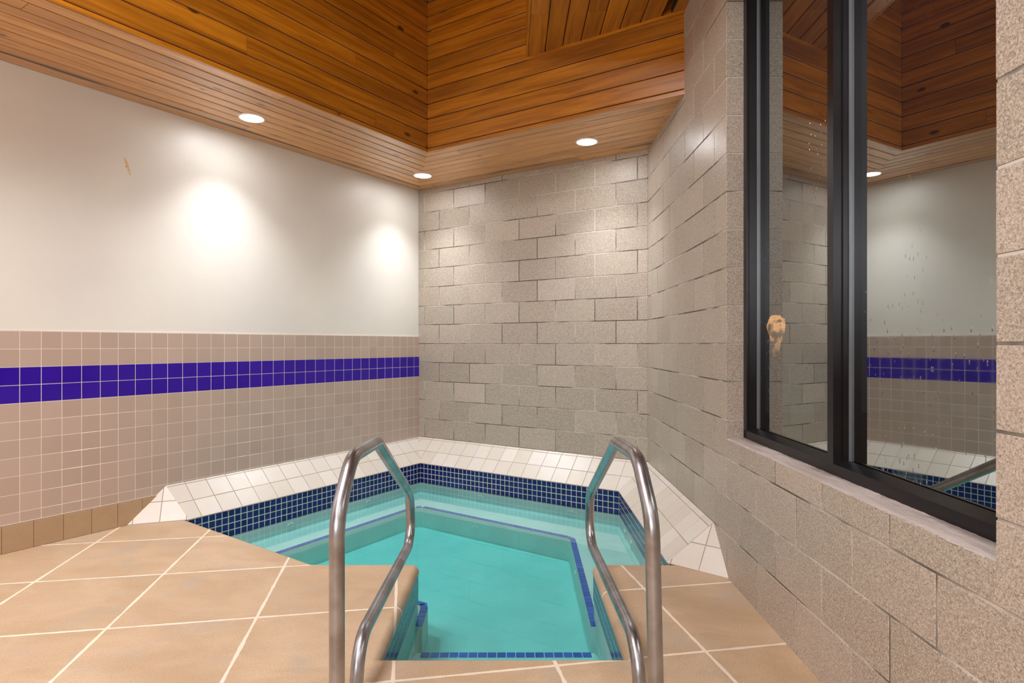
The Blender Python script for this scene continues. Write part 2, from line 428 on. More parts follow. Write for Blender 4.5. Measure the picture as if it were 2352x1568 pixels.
# ------------------------------------------------------------------ block walls
JG = 0.0075
def course_row(mb, s0, s1, i, off_even, off_odd, depth, z_lo=None, z_hi=None):
    off = off_even if i % 2 == 0 else off_odd
    zt = CAMH - i*U; zb = zt - U
    g = JG/2
    zt -= g; zb += g
    if z_lo is not None: zb = max(zb, z_lo)
    if z_hi is not None: zt = min(zt, z_hi)
    if i == 5: zb = -0.01
    if zt-zb < 0.02: return
    n0 = math.floor((s0-off)/(2*U)); n1 = math.ceil((s1-off)/(2*U))
    for n in range(n0, n1):
        a = max(off+n*2*U+g, s0); b = min(off+(n+1)*2*U-g, s1)
        if abs(off+(n+1)*2*U-s1) < 0.02: b = s1
        if abs(off+n*2*U-s0) < 0.02: a = s0
        if b-a < 0.02: continue
        mb.slab(a, b, zb, zt, -depth, 0, 0.0018, rnd(), 0, 0.0006)
MBK = frame(LB, DB, UP)
mb = MB(); mb.box((-0.3, -0.02, -0.3), (LEN_B+0.3, 4.4, -0.0025), mi=1)
for i in range(-9, 6): course_row(mb, 0.0, LEN_B, i, 0.083, 0.289, 0.02)
tag(mb.build('wall_back', [CMU, MORTAR], None, MBK), 'speckled tan concrete block wall behind the hot tub', 'wall', kind='structure')

MR = frame(RB, DR, UP)
S0, S1 = 1.975, 3.804              # window opening along the wall
SZ0, SZ1 = CAMH-2.5*U, CAMH+10*U   # sill, head
RD = 0.20
mb = MB()
r_ = 0.0025
mb.box((-0.3, -0.02, -RD), (S0-r_, 4.4, -r_), mi=1)
mb.box((S1+r_, -0.02, -RD), (RIGHT_LEN, 4.4, -r_), mi=1)
mb.box((S0-r_, -0.02, -RD), (S1+r_, SZ0-r_, -r_), mi=1)
mb.box((S0-r_, SZ1+r_, -RD), (S1+r_, 4.4, -r_), mi=1)
for i in range(-15, 6):
    zt = CAMH-i*U
    if zt-U >= SZ1-0.01 or zt <= SZ0+0.01:
        course_row(mb, 0, RIGHT_LEN, i, 0.148, 0.351, 0.02)
    elif i == 2:
        course_row(mb, 0, S0, i, 0.148, 0.351, RD-0.01); course_row(mb, S1, RIGHT_LEN, i, 0.148, 0.351, RD-0.01)
        course_row(mb, S0, S1, i, 0.148, 0.351, 0.12, z_hi=SZ0)
    else:
        course_row(mb, 0, S0, i, 0.148, 0.351, RD-0.01); course_row(mb, S1, RIGHT_LEN, i, 0.148, 0.351, RD-0.01)
wr = tag(mb.build('wall_right', [CMU, MORTAR], None, MR), 'speckled tan concrete block wall with the tall window', 'wall', kind='structure')

# walls of the rest of the room, behind the camera
A_, B_ = LN, Vector((LN.x, YN, 0))
Cn = RB + DR*RIGHT_LEN
def outer(name, a, b, label):
    d = (b-a).normalized(); M = frame(a, d, UP)
    m = MB(); L = (b-a).length
    m.box((-0.2, -0.02, -0.2), (L+0.2, 4.4, -0.0045), mi=1)
    for i in range(-15, 6): course_row(m, 0, L, i, 0.148, 0.351, 0.02)
    tag(m.build(name, [CMU, MORTAR], None, M), label, 'wall', kind='structure')
# normals must point into the room: walk with the room on the right-hand side of (d x up)
outer('wall_near', Vector((Cn.x, YN, 0)), Vector((B_.x, YN, 0)), 'plain block wall behind the viewer')
outer('wall_side', Vector((B_.x, YN, 0)), Vector((A_.x, A_.y, 0)), 'plain block wall at the far left of the room')

# ------------------------------------------------------------------ boards
def boards(mb, u0, u1, v_edges, gap=0.005, th=0.014, bev=0.0045, lens=(2.2, 4.6)):
    for a, b in zip(v_edges[:-1], v_edges[1:]):
        u = u0 - random.uniform(0, 1.2)
        while u < u1:
            L = random.uniform(*lens); e = min(u+L, u1)
            if e > u0:
                s = max(u, u0)
                if e-s > 0.03: mb.slab(s, e-0.0015, a+gap/2, b-gap/2, 0, th, bev, rnd(), 0, 0.0006, bx=0.0006)
            u += L
sof_edges = [0.0, 0.13] + [0.13+0.105*k for k in range(1, 9)]
sof_edges[-1] = SW
ceil = empty('ceiling', (0, 3, ZC), 'stained pine board ceiling with boxed soffits', 'ceiling', kind='structure')
# left soffit, mitred at the corner
TH = 0.014
M1 = frame(LB+UP*(ZS+TH), DL, DB)          # n = up ; flip to face down
def fr_down(o, u, v):                      # u x v must be -z
    return frame(o, u, v)
M1 = frame(LB+UP*(ZS+TH), DL, NL)          # DL x NL = -z
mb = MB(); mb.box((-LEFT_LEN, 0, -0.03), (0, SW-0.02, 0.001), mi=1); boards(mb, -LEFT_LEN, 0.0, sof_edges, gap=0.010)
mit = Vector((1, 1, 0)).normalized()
mb.build('soffit', [WOOD_LIT, DARK], ceil, M1, cuts=[((0, 0, 0), mit)])
M2 = frame(LB+UP*(ZS+TH), DB, NB)          # DB x NB = -z
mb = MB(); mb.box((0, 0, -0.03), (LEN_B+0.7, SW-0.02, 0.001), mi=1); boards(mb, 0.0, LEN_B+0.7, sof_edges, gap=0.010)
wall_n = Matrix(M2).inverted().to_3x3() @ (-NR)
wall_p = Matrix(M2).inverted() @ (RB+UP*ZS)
mb.build('soffit', [WOOD_LIT, DARK], ceil, M2, cuts=[((0, 0, 0), Vector((-1, 1, 0)).normalized()), (wall_p, wall_n)])
# fascias
FC = LB + NL*SW + NB*SW                    # inner corner of the soffits
fe = [0.0, 0.036]
while fe[-1] < ZW-ZS: fe.append(fe[-1]+0.1275)
fe[-1] = ZW-ZS
MF1 = frame(FC+UP*ZS - NL*TH, DL, UP)
mb = MB(); mb.box((-LEFT_LEN+0.8, 0.03, -0.03), (0, ZW-ZS, 0.001), mi=1); boards(mb, -LEFT_LEN+0.8, 0.0, fe)
mb.box((-LEFT_LEN+0.8, -0.002, TH-0.004), (0, 0.010, TH+0.008))
mb.build('fascia', [WOOD, DARK], ceil, MF1)
MF2 = frame(FC+UP*ZS - NB*TH, DB, UP)
t_end = (RB.x - FC.x)/DB.x
mb = MB(); mb.box((0, 0.03, -0.03), (t_end-0.0, ZW-ZS, 0.001), mi=1); boards(mb, 0.0, t_end, fe, lens=(2.2, 4.5))
mb.box((0, -0.002, TH-0.004), (t_end, 0.010, TH+0.008))
mb.build('fascia', [WOOD, DARK], ceil, MF2)
# flat ceiling right of the well, boards running along the room
XW = 0.125
MCc = frame(Vector((XW, 0, ZC+TH)), Vector((0, 1, 0)), Vector((1, 0, 0)))   # y x x = -z
edges = [0.0] + [0.128*k for k in range(1, 8)]
fb_n = MCc.inverted().to_3x3() @ (-NB)
fb_p = MCc.inverted() @ FC
mb = MB(); mb.box((YN, 0, -0.03), (5.5, 0.896, 0.001), mi=1); boards(mb, YN, 5.5, edges, lens=(1.5, 3.0))
mb.box((YN, 0.955, -0.03), (5.5, 1.06, 0.001), mi=1); boards(mb, YN, 5.5, [0.957, 1.045], th=0.02)
mb.box((YN, 0.88, -0.12), (5.5, 0.97, -0.10), mi=1)
mb.build('ceiling_boards', [WOOD, DARK], ceil, MCc, cuts=[(fb_p, fb_n)])
# trim where flat ceiling meets the fascia
t0 = (XW-FC.x)/DB.x
mb = MB(); mb.box((t0, ZC-ZS-0.022, TH), (t_end, ZC-ZS, TH+0.016), (0.9, 0.4, 0.2))
mb.build('cornice_strip', WOOD, ceil, MF2)
# side of the well and its ceiling
MWs = frame(Vector((XW, 0, ZC)), Vector((0, -1, 0)), UP)   # normal: (-y) x z = -x
mb = MB(); mb.box((-5.2, 0.03, -0.03), (-YN, ZW-ZC, 0.0), mi=1); boards(mb, -5.2, -YN, [0, .125, .25, .375, .5, .625, ZW-ZC])
fw_n = MWs.inverted().to_3x3() @ (-NB); fw_p = MWs.inverted() @ FC
mb.build('well_side', [WOOD, DARK], ceil, MWs, cuts=[(fw_p, fw_n)])
MWc = frame(Vector((XW+0.05, 0, ZW+TH)), Vector((0, 1, 0)), Vector((1, 0, 0)))
mb = MB()
mb.box((YN, LN.x-XW-0.3, -0.03), (7.0, 0, 0.001), mi=1)
boards(mb, YN, 7.0, [-0.13*k for k in range(int((XW-LN.x+0.3)/0.13), -1, -1)])
lf_n = MWc.inverted().to_3x3() @ (-NL); lf_p = MWc.inverted() @ FC
mb.build('well_ceiling', [WOOD, DARK], ceil, MWc, cuts=[(MWc.inverted() @ FC, MWc.inverted().to_3x3() @ (-NB)), (lf_p, lf_n)])
# dark recess over the slot
# ------------------------------------------------------------------ downlights
def downlight(x, y, label, group='recessed downlights in the pine soffit', first=[None]):
    e = empty('recessed_downlight', (x, y, ZS), label, 'ceiling light', group)
    if first[0] is None:
        m = MB(); m.lathe([(0.094, 0.001), (0.094, -0.004), (0.088, -0.0065), (0.082, -0.0062), (0.078, -0.002), (0.078, 0.002)])
        ring = m.build('trim_ring', WHITE_T, e, Matrix.Translation((x, y, ZS)))
        m = MB(); m.lathe([(0.0785, -0.0018), (0.06, -0.0028), (0.03, -0.0034), (0.0001, -0.0036)])
        lens = m.build('lamp_lens', LENS, e, Matrix.Translation((x, y, ZS)))
        first[0] = (ring, lens)
    else:
        for o in first[0]:
            c = o.copy(); C.objects.link(c); c.parent = e; c.matrix_local = Matrix.Identity(4)
    ld = bpy.data.lights.new('downlight_lamp', 'SPOT'); ld.energy = SPOT_W; ld.color = COOL
    ld.spot_size = math.radians(104); ld.spot_blend = 1.0; ld.shadow_soft_size = 0.06
    lo = bpy.data.objects.new('downlight_lamp', ld); C.objects.link(lo); lo.parent = e
    lo.location = (0, 0, -0.02)
    return e
downlight(-1.928, 4.489, 'recessed downlight in the soffit above the off-white painted wall, leftmost in view')
downlight(-0.888, 6.027, 'recessed downlight in the corner where the two soffits meet, smallest in view')
downlight(0.620, 5.018, 'recessed downlight in the soffit above the back block wall')
p = LB - DL*(2.297+2.7) + NL*0.43  # unseen downlight added for the lighter left end of the wall
downlight(p.x, p.y, 'added recessed downlight in the left soffit, outside the picture')
p = LB - DL*(2.297+3.714) + NL*0.43  # second unseen downlight, added to raise the room's brightness
downlight(p.x, p.y, 'added unseen recessed downlight in the left soffit, farthest from the corner')

# unseen light panels added overhead and behind the viewer as fill
def panel(x, y, z, lx, ly, watts, label):
    e = empty('added_fill_panel', (x, y, z), label, 'ceiling light', 'added fill light panels out of view')
    M = Matrix.Translation((x, y, z))
    m = MB()
    for a in ((-lx/2-.02, -ly/2-.02, -.05, -lx/2, ly/2+.02), (lx/2, -ly/2-.02, -.05, lx/2+.02, ly/2+.02)):
        m.box((a[0], a[1], a[2]), (a[3], a[4], 0))
    m.box((-lx/2, -ly/2-.02, -.05), (lx/2, -ly/2, 0)); m.box((-lx/2, ly/2, -.05), (lx/2, ly/2+.02, 0))
    m.build('fill_panel_frame', WHITE_T, e, M)
    m = MB(); m.box((-lx/2, -ly/2, -.045), (lx/2, ly/2, -.035)); m.build('fill_diffuser', mat_emit('fill_panel_glow', (1, .95, .88, 1), 3.0), e, M)
    ld = bpy.data.lights.new('fill_panel_lamp', 'AREA'); ld.shape = 'RECTANGLE'; ld.size = lx*0.98; ld.size_y = ly*0.98; ld.energy = watts; ld.color = WARM
    lo = bpy.data.objects.new('fill_panel_lamp', ld); C.objects.link(lo); lo.parent = e; lo.location = (0, 0, -0.055)
panel(0.62, -0.6, ZC, 0.6, 1.2, FILL_PANEL_W*0.2, 'added fill light panel on the flat ceiling, out of view')
panel(-1.6, 1.2, ZW, 1.2, 1.2, FILL_PANEL_W*1.6, 'added unseen fill light panel in the raised ceiling well, nearest the hot tub')
panel(-1.9, -1.2, ZW, 1.2, 1.2, FILL_PANEL_W*1.2, 'added unseen fill light panel in the raised ceiling well, behind the viewer')

# unseen fill light added on the block wall behind the viewer
e = empty('added_wall_fill', (-1.2, YN+0.01, 2.35), 'added unseen fill light on the wall behind the viewer', 'wall light')
m = MB(); m.box((-1.25, 0, -0.2), (1.25, 0.05, 0.2)); m.build('fill_housing', WHITE_T, e, Matrix.Translation((-1.2, YN+0.005, 2.35)))
m = MB(); m.box((-1.2, 0.05, -0.17), (1.2, 0.056, 0.17)); m.build('fill_diffuser', mat_emit('wall_fill_glow', (.92, .96, 1, 1), 3.0), e, Matrix.Translation((-1.2, YN+0.005, 2.35)))
ld = bpy.data.lights.new('wall_fill_lamp', 'AREA'); ld.shape = 'RECTANGLE'; ld.size = 2.4; ld.size_y = 0.34; ld.energy = WALL_FILL_W; ld.color = WARM
lo = bpy.data.objects.new('wall_fill_lamp', ld); C.objects.link(lo); lo.parent = e; lo.location = (0, 0.08, 0); lo.rotation_euler = (PI/2, 0, 0)

# ------------------------------------------------------------------ hot tub outline
def V2(p): return Vector((p[0], p[1]))
P1 = LB + NL*0.24 + NB*0.24
P0 = P1 - DL*2.425
xr = 0.27
Rline = RB + NR*xr
def isect(p, d, q, e):
    a = d.x*(-e.y) + e.x*d.y
    r = q-p; t = (r.x*(-e.y) + e.x*r.y)/a
    return p+d*t
P2 = isect(P1, DB, Rline, DR)
P3 = Vector((RB.x-xr-0.0115*1.8, 3.43, 0)); P3.x = isect(Rline, DR, Vector((0, 3.43, 0)), Vector((1, 0, 0))).x
def arc(c, r, a0, a1, n=5):
    return [Vector((c[0]+r*math.cos(math.radians(a0+(a1-a0)*k/n)), c[1]+r*math.sin(math.radians(a0+(a1-a0)*k/n)), 0)) for k in range(n+1)]
NXL, NXR, NY0, NY1 = -0.52, 0.45, 2.406, 3.435
cr = 0.050
deck_side = [P3] + arc((NXR+cr, NY1-cr), cr, 90, 180) + [Vector((NXR, NY0, 0)), Vector((NXL, NY0, 0))] + \
            arc((NXL-cr, NY1-cr), cr, 0, 90) + [Vector((-1.127, NY1, 0)), P0]
loop = [P0, P1, P2] + deck_side[:-1]        # clockwise seen from above
def offset(lp, d, closed=True):
    n = len(lp); out = []
    for i in range(n):
        a, b, c = lp[i-1], lp[i], lp[(i+1) % n]
        e1 = (b-a).normalized(); e2 = (c-b).normalized()
        n1 = Vector((-e1.y, e1.x, 0)); n2 = Vector((-e2.y, e2.x, 0))
        m = (n1+n2); m = m/max(1e-6, m.length_squared/2)
        out.append(b+m*d)
    return out
# orientation: P0->P1->P2 runs clockwise, so the left normal points out of the pool
FLOOR_OUT = [LB-DL*0.0, RB, RB+DR*RIGHT_LEN, Vector((B_.x, YN, 0)), LN]
def fill(loops, z):
    bm = bmesh.new(); eds = []
    for lp in loops:
        vs = [bm.verts.new((p.x, p.y, z)) for p in lp]
        for i in range(len(vs)): eds.append(bm.edges.new((vs[i], vs[(i+1) % len(vs)])))
    bmesh.ops.triangle_fill(bm, use_beauty=True, use_dissolve=False, edges=eds, normal=(0, 0, 1))
    for f in bm.faces:
        if f.normal.z < 0: f.normal_flip()
    bm.verts.ensure_lookup_table(); bm.verts.index_update()
    vs = [tuple(v.co) for v in bm.verts]; fs = [tuple(v.index for v in f.verts) for f in bm.faces]
    bm.free(); return vs, fs
mb = MB()
BR = 0.035
l0 = offset(loop, BR)
vs, fs = fill([FLOOR_OUT, l0], 0.0); mb.mesh(vs, fs)
prof = [(BR-BR*math.sin(a), -BR+BR*math.cos(a)) for a in [k*PI/2/7 for k in range(8)]] + [(0.0, -0.041), (0.003, -0.046), (0.012, -0.047)]
n = len(loop)
vs = [(p.x, p.y, z) for d, z in prof for p in offset(loop, d)]
fs = []
for q in range(len(prof)-1):
    for i in range(3, n):
        fs.append((q*n+i, q*n+(i+1) % n, (q+1)*n+(i+1) % n, (q+1)*n+i))
mb.mesh(vs, fs, smooth=True)
tag(mb.build('floor', DECK, None), 'tan stone-look deck slabs with cream grout lines', 'floor', kind='structure')

# ------------------------------------------------------------------ hot tub
tub = empty('hot_tub', (-0.2, 4.4, -0.48), 'sunken hot tub with turquoise interior, navy mosaic waterline and sloping white tiled ledge', 'hot tub')
ZWAT, ZB, ZST, ZF = -0.185, -0.300, -0.415, -0.480
sh = offset(loop, 0.007)
# shell walls
mb = MB(); n = len(sh)
for i in range(n):
    j = (i+1) % n
    a, b = sh[i], sh[j]
    zt = -0.0 if i in (0, 1, 2) else -0.04
    mb.face([(b.x, b.y, zt), (a.x, a.y, zt), (a.x, a.y, ZF-0.01), (b.x, b.y, ZF-0.01)])
# floor of the tub
mb.mesh([(p.x, p.y, ZF) for p in sh], [tuple(reversed(range(n)))])
# front step
def prism(mb, pts, z0, z1, mi=0):
    mb.mesh([(p.x, p.y, z1) for p in pts], [tuple(range(len(pts)))], mi=mi)
    m = len(pts)
    for i in range(m):
        a, b = pts[i], pts[(i+1) % m]
        mb.face([(a.x, a.y, z1), (b.x, b.y, z1), (b.x, b.y, z0), (a.x, a.y, z0)], mi=mi)
e_ = 0.0075
step = [Vector(q+(0,)) for q in [(NXL-e_, NY0-e_), (NXR+e_, NY0-e_), (NXR+e_, 3.20), (NXR-0.01, 3.25), (NXL+0.01, 3.25), (NXL-e_, 3.20)]]
prism(mb, step, ZF, ZST)
mb.build('tub_shell', PLASTER, tub)
mb = MB()
I0 = Vector((-1.774, 4.36, 0)); I1 = Vector((-0.881, 5.73, 0)); I2 = Vector((0.458, 4.800, 0)); I3 = Vector((0.431, 3.304, 0))
# round the two visible bench corners
def fillet(a, b, c, r, n=6):
    d1 = (a-b).normalized(); d2 = (c-b).normalized()
    ang = d1.angle(d2); t = r/math.tan(ang/2)
    p1 = b+d1*t; p2 = b+d2*t
    cc = b + (d1+d2).normalized()*(r/math.sin(ang/2))
    out = []
    v1 = p1-cc; v2 = p2-cc; tot = v1.angle(v2); ax = v1.cross(v2).normalized()
    for k in range(n+1): out.append(cc + Matrix.Rotation(tot*k/n, 3, ax) @ v1)
    return out
inner = [I3] + fillet(I3, I2, I1, 0.07, 3) + fillet(I2, I1, I0, 0.04, 1) + [I0] + \
        [Vector((-0.90, 3.79, 0)), Vector((-0.561, 3.634, 0)), Vector((-0.505, 3.60, 0)), Vector((-0.490, 3.53, 0)), Vector((-0.490, 3.31, 0))]
iL = Vector((NXL-e_, 3.31, 0)); iR = Vector((NXR+e_, 3.304, 0))
bench = inner + [iL] + [p for p in reversed(sh[3+1+6+2:])] + [sh[2], sh[1], sh[0]][::-1][0:0]
# outer boundary of the bench follows the shell from the left notch corner round to the right notch corner
idx_l = 3 + 1 + 6 - 1 + 1 + 1 - 0     # first index of the left arc in loop
left_arc_start = 3 + 1 + 6 + 2 - 0
seq = list(range(12, n))              # left arc + (-1.127, NY1)
outer_pts = [sh[i] for i in seq] + [sh[0], sh[1], sh[2]] + [sh[i] for i in range(3, 10)]
bench = inner + [iL] + outer_pts + [iR]
prism(mb, bench, ZF, ZB)
mb.build('bench', PLASTER, tub)

# nosing tiles on the bench and on the step
def run_tiles(mb, a, b, side, width, pitch, z, gap=0.005, h=0.0035, bev=0.0006, s0=0.0, s1=None):
    d = (b-a); L = d.length; d.normalize(); sdir = Vector((-d.y, d.x, 0))*side
    if s1 is None: s1 = L
    k = max(1, round((s1-s0)/pitch)); p = (s1-s0)/k
    for q in range(k):
        x0 = s0+q*p+gap/2; x1 = s0+(q+1)*p-gap/2
        pts = [a+d*x0, a+d*x1, a+d*x1+sdir*width, a+d*x0+sdir*width]
        if side < 0: pts = [pts[0], pts[3], pts[2], pts[1]]
        c = sum(pts, Vector((0, 0, 0)))/4
        lo = [(v.x, v.y, z-0.001) for v in pts]; mi_ = [(v.x, v.y, z+h-bev) for v in pts]
        top = [(v.x+(c.x-v.x)*0.02, v.y+(c.y-v.y)*0.02, z+h) for v in pts]
        vs = lo+mi_+top; fs = [(8, 9, 10, 11)]
        for i in range(4):
            j = (i+1) % 4; fs += [(i, j, 4+j, 4+i), (4+i, 4+j, 8+j, 8+i)]
        mb.mesh(vs, fs, rnd())
mb = MB()
WN = 0.043
segs = [(inner[i], inner[i+1]) for i in range(len(inner)-1)]
for a, b in segs:
    if (b-a).length > 0.012: run_tiles(mb, a, b, -1, WN, 0.0505, ZB)
tag(mb.build('bench_nosing', NOSE, tub), 'cobalt blue tile edging of the bench')
mb = MB(); run_tiles(mb, Vector((0.425, 3.25, 0)), Vector((-0.487, 3.25, 0)), 1, 0.047, 0.0505, ZST)
tag(mb.build('step_nosing', NOSE, tub), 'cobalt blue tile edging of the front step')

# waterline mosaic
mb = MB(); PT = 0.0508
for i in range(n):
    j = (i+1) % n
    a, b = sh[i], sh[j]; d = (b-a); L = d.length; d.normalize()
    if L < 0.03:
        zt = -0.043
    zt = 0.0 if i in (0, 1, 2) else -0.043
    rows = 4 if zt == 0.0 else 3
    nrm = Vector((d.y, -d.x, 0))          # into the pool
    M = frame(Vector((a.x, a.y, 0)), d, UP)   # d x up = into the pool
    def loc(x, y, z): q = M @ Vector((x, y, z)); return (q.x, q.y, q.z)
    tmp = MB()
    tmp.box((0, zt-rows*PT, -0.003), (L, zt, 0.001), mi=1)
    if L >= 0.03:
        k = max(1, round(L/PT)); pu = L/k
        tile_rect(tmp, 0, L, zt-rows*PT, zt-0.001, 0, zt, pu, PT, 0.0062, 0.0018, 0.0005, jit=0.0001, z0=0.0)
    else:
        tmp.slab(0.002, L-0.002, zt-rows*PT, zt-0.001, 0, 0.003, 0.0006, rnd())
    mb.mesh([loc(*v) for v in tmp.v], [], )
    base = len(mb.v)-len(tmp.v)
    for f, c, mm in zip(tmp.f, tmp.c, tmp.m):
        mb.f.append(tuple(base+q for q in f)); mb.c.append(c); mb.m.append(mm); mb.sm.append(False)
tag(mb.build('waterline_mosaic', [MOSAIC, GROUT_M], tub), 'band of small navy blue mosaic tiles at the waterline')

# sloping ledge
HL = 0.225; WL = 0.24
SLEN = math.hypot(HL, WL)
def ledge(name, wall_o, d_along, n_in, u0, u1, off, cuts, wl=WL):
    """local x along the wall, y up the slope from the pool edge, z = slope normal"""
    up_s = (-n_in*wl + UP*HL).normalized(); sl = math.hypot(wl, HL)
    o = wall_o + n_in*wl
    M = frame(o, d_along, up_s)
    if M.to_3x3().col[2].z < 0: raise ValueError(name)
    m = MB(); m.box((u0, 0.0, -0.02), (u1, sl+0.01, 0.0), mi=1)
    tile_rect(m, u0, u1, 0.004, sl, off, 0.002, 0.158, 0.152, 0.0050, 0.0012, 0.0007, jit=0.0004, z0=-0.001)
    Mi = M.inverted(); loc = [(Mi @ co, Mi.to_3x3() @ no) for co, no in cuts]
    return m.build(name, [LEDGE, GROUT_L], led, M, cuts=loc)
led = bpy.data.objects.new('tiled_ledge', None); C.objects.link(led)
# the ledge is itself one mesh made of its five slopes, joined below
parts = []
def hip(p_base, p_top, q_base, keep_pt):
    """cutting plane through three points; keeps the side holding keep_pt"""
    no = (p_top-p_base).cross(q_base-p_base).normalized()
    if (keep_pt-p_base).dot(no) > 0: no = -no
    return (p_base, no)
WLT = LB - DL*2.706 + UP*HL           # top of the left end, at the wall
WLB = LB - DL*2.985                   # foot of the left end, at the wall
P0b = P0.copy()
topLB = LB+UP*HL; topRB = RB+UP*HL
mitLB = (LB, (DL-(-DB)).normalized()) # placeholder
def vplane(a, b, keep):
    d = (b-a); no = Vector((-d.y, d.x, 0)).normalized()
    if (keep-a).dot(no) > 0: no = -no
    return (a, no)
midL = LB - DL*1.3 + NL*0.12; midB = LB + DB*1.3 + NB*0.12; midR = RB + DR*0.9 + NR*0.12
parts.append(ledge('ledge_a', LB, DL, NL, -3.1, 0.3, -0.043, [vplane(LB, P1, midL), vplane(P0b, Vector((WLT.x, WLT.y, 0)), midL)]))
parts.append(ledge('ledge_b', LB, DB, NB, -0.3, LEN_B+0.3, 0.05, [vplane(LB, P1, midB), vplane(RB, P2, midB)]))
WRT = RB + DR*1.765 + UP*HL; WRB = RB + DR*2.015
def ledge_r():
    n_in = NR; wl = xr
    up_s = (-n_in*wl + UP*HL).normalized(); sl = math.hypot(wl, HL)
    M = frame(RB + n_in*wl, DR, up_s)
    m = MB(); m.box((-0.4, 0, -0.02), (2.2, sl+0.01, 0.0), mi=1)
    tile_rect(m, -0.4, 2.2, 0.004, sl, 0.02, 0.002, 0.158, 0.158, 0.0050, 0.0012, 0.0007, jit=0.0004, z0=-0.001)
    Mi = M.inverted()
    cuts = [vplane(RB, P2, midR), vplane(P3, Vector((WRT.x, WRT.y, 0)), midR)]
    return m.build('ledge_c', [LEDGE, GROUT_L], led, M, cuts=[(Mi @ co, Mi.to_3x3() @ no) for co, no in cuts])
parts.append(ledge_r())
def end_face(base_a, base_b, top, name):
    """triangular hipped end: base on the deck from a (pool) to b (wall), apex at the wall"""
    d = (base_b-base_a).normalized()
    nrm = d.cross(top-base_a).normalized()
    if nrm.z < 0: nrm = -nrm
    upv = nrm.cross(d) if True else None
    if upv.z < 0: d = -d; upv = nrm.cross(d)
    o = base_a
    M = frame(o, d, upv); Mi = M.inverted()
    a = Mi @ base_a; b = Mi @ base_b; t = Mi @ top
    x0, x1 = min(a.x, b.x)-0.1, max(a.x, b.x)+0.1
    m = MB(); m.box((x0, 0, -0.02), (x1, t.y+0.05, 0.0), mi=1)
    tile_rect(m, x0, x1, 0.004, t.y+0.05, a.x+ (0.02 if b.x > a.x else -0.02), 0.002, 0.165, 0.152, 0.0050, 0.0012, 0.0007, jit=0.0003, z0=-0.001)
    cen = (a+b+t)/3
    cuts = []
    for p, q in ((a, t), (b, t)):
        e = q-p; no = Vector((-e.y, e.x, 0)).normalized()
        if (cen-p).dot(no) > 0: no = -no
        cuts.append((p, no))
    return m.build(name, [LEDGE, GROUT_L], led, M, cuts=cuts)
parts.append(end_face(P0b, WLB, WLT, 'ledge_d'))
parts.append(end_face(P3, WRB, WRT, 'ledge_e'))
# join the five slopes into one mesh
bm = bmesh.new()
for o in parts:
    tmp = o.data.copy(); tmp.transform(o.matrix_basis); bm.from_mesh(tmp); bpy.data.meshes.remove(tmp)
me = bpy.data.meshes.new('tiled_ledge'); bm.to_mesh(me); bm.free()
me.materials.append(LEDGE); me.materials.append(GROUT_L)
for o in parts: bpy.data.objects.remove(o, do_unlink=True)
bpy.data.objects.remove(led, do_unlink=True)
led = bpy.data.objects.new('tiled_ledge', me); C.objects.link(led)
led.parent = tub; led.matrix_local = tub.matrix_basis.inverted()
tag(led, 'sloping off-white tiled ledge between tub and walls')

# jets
def jet(p, nrm, rx=0.033, ry=0.015):
    u = UP.cross(nrm).normalized()
    M = frame(p+nrm*0.001, u, UP)
    m = MB()
    seg = 28; prof = [(1.0, 0.0), (1.0, 0.005), (0.86, 0.008), (0.62, 0.006), (0.55, 0.001), (0.30, 0.001), (0.26, 0.004), (0.001, 0.005)]
    vs = []; fs = []
    for r, z in prof:
        for k in range(seg):
            a = 2*PI*k/seg; vs.append((rx*r*math.cos(a), ry*r*math.sin(a), z))
    for i in range(len(prof)-1):
        for k in range(seg):
            k2 = (k+1) % seg
            fs.append((i*seg+k, i*seg+k2, (i+1)*seg+k2, (i+1)*seg+k))
    m.mesh(vs, fs, smooth=True)
    m.build('jet_nozzle', PLASTIC, tub, M)
def on_line(px, a, d):      # where the column px of the photograph crosses a vertical plane
    mm = (px-1176)/F
    t = (mm*a.y - a.x)/(d.x - mm*d.y)
    return a+d*t
for px in (668, 847): jet(on_line(px, sh[0], DL)+UP*-0.245, NL)
for px in (1103, 1312): jet(on_line(px, sh[1], DB)+UP*-0.245, NB)
for px in (1436, 1450): jet(on_line(px, sh[2], DR)+UP*-0.25, NR)
jet(on_line(1092, I1, (I2-I1).normalized())+UP*-0.375, NB)
jet(on_line(1322, I2, (I3-I2).normalized())+UP*-0.375, Vector((-1, 0, 0)))

# water
mb = MB()
wl_ = offset([P0, P1, P2, P3, Vector((NXR, NY1, 0)), Vector((NXR, NY0, 0)), Vector((NXL, NY0, 0)), Vector((NXL, NY1, 0)), Vector((-1.127, NY1, 0))], 0.05); nw = len(wl_)
mb.mesh([(p.x, p.y, ZWAT) for p in wl_], [tuple(reversed(range(nw)))])
mb.mesh([(p.x, p.y, ZF-0.2) for p in wl_], [tuple(range(nw))])
for i in range(nw):
    a, b = wl_[i], wl_[(i+1) % nw]
    mb.face([(a.x, a.y, ZWAT), (b.x, b.y, ZWAT), (b.x, b.y, ZF-0.2), (a.x, a.y, ZF-0.2)])
wt = mb.build('water', WATER, merge=True)
bm = bmesh.new(); bm.from_mesh(wt.data); bmesh.ops.recalc_face_normals(bm, faces=bm.faces); bm.to_mesh(wt.data); bm.free()
tag(wt, 'calm turquoise water filling the hot tub', 'water', kind='stuff')

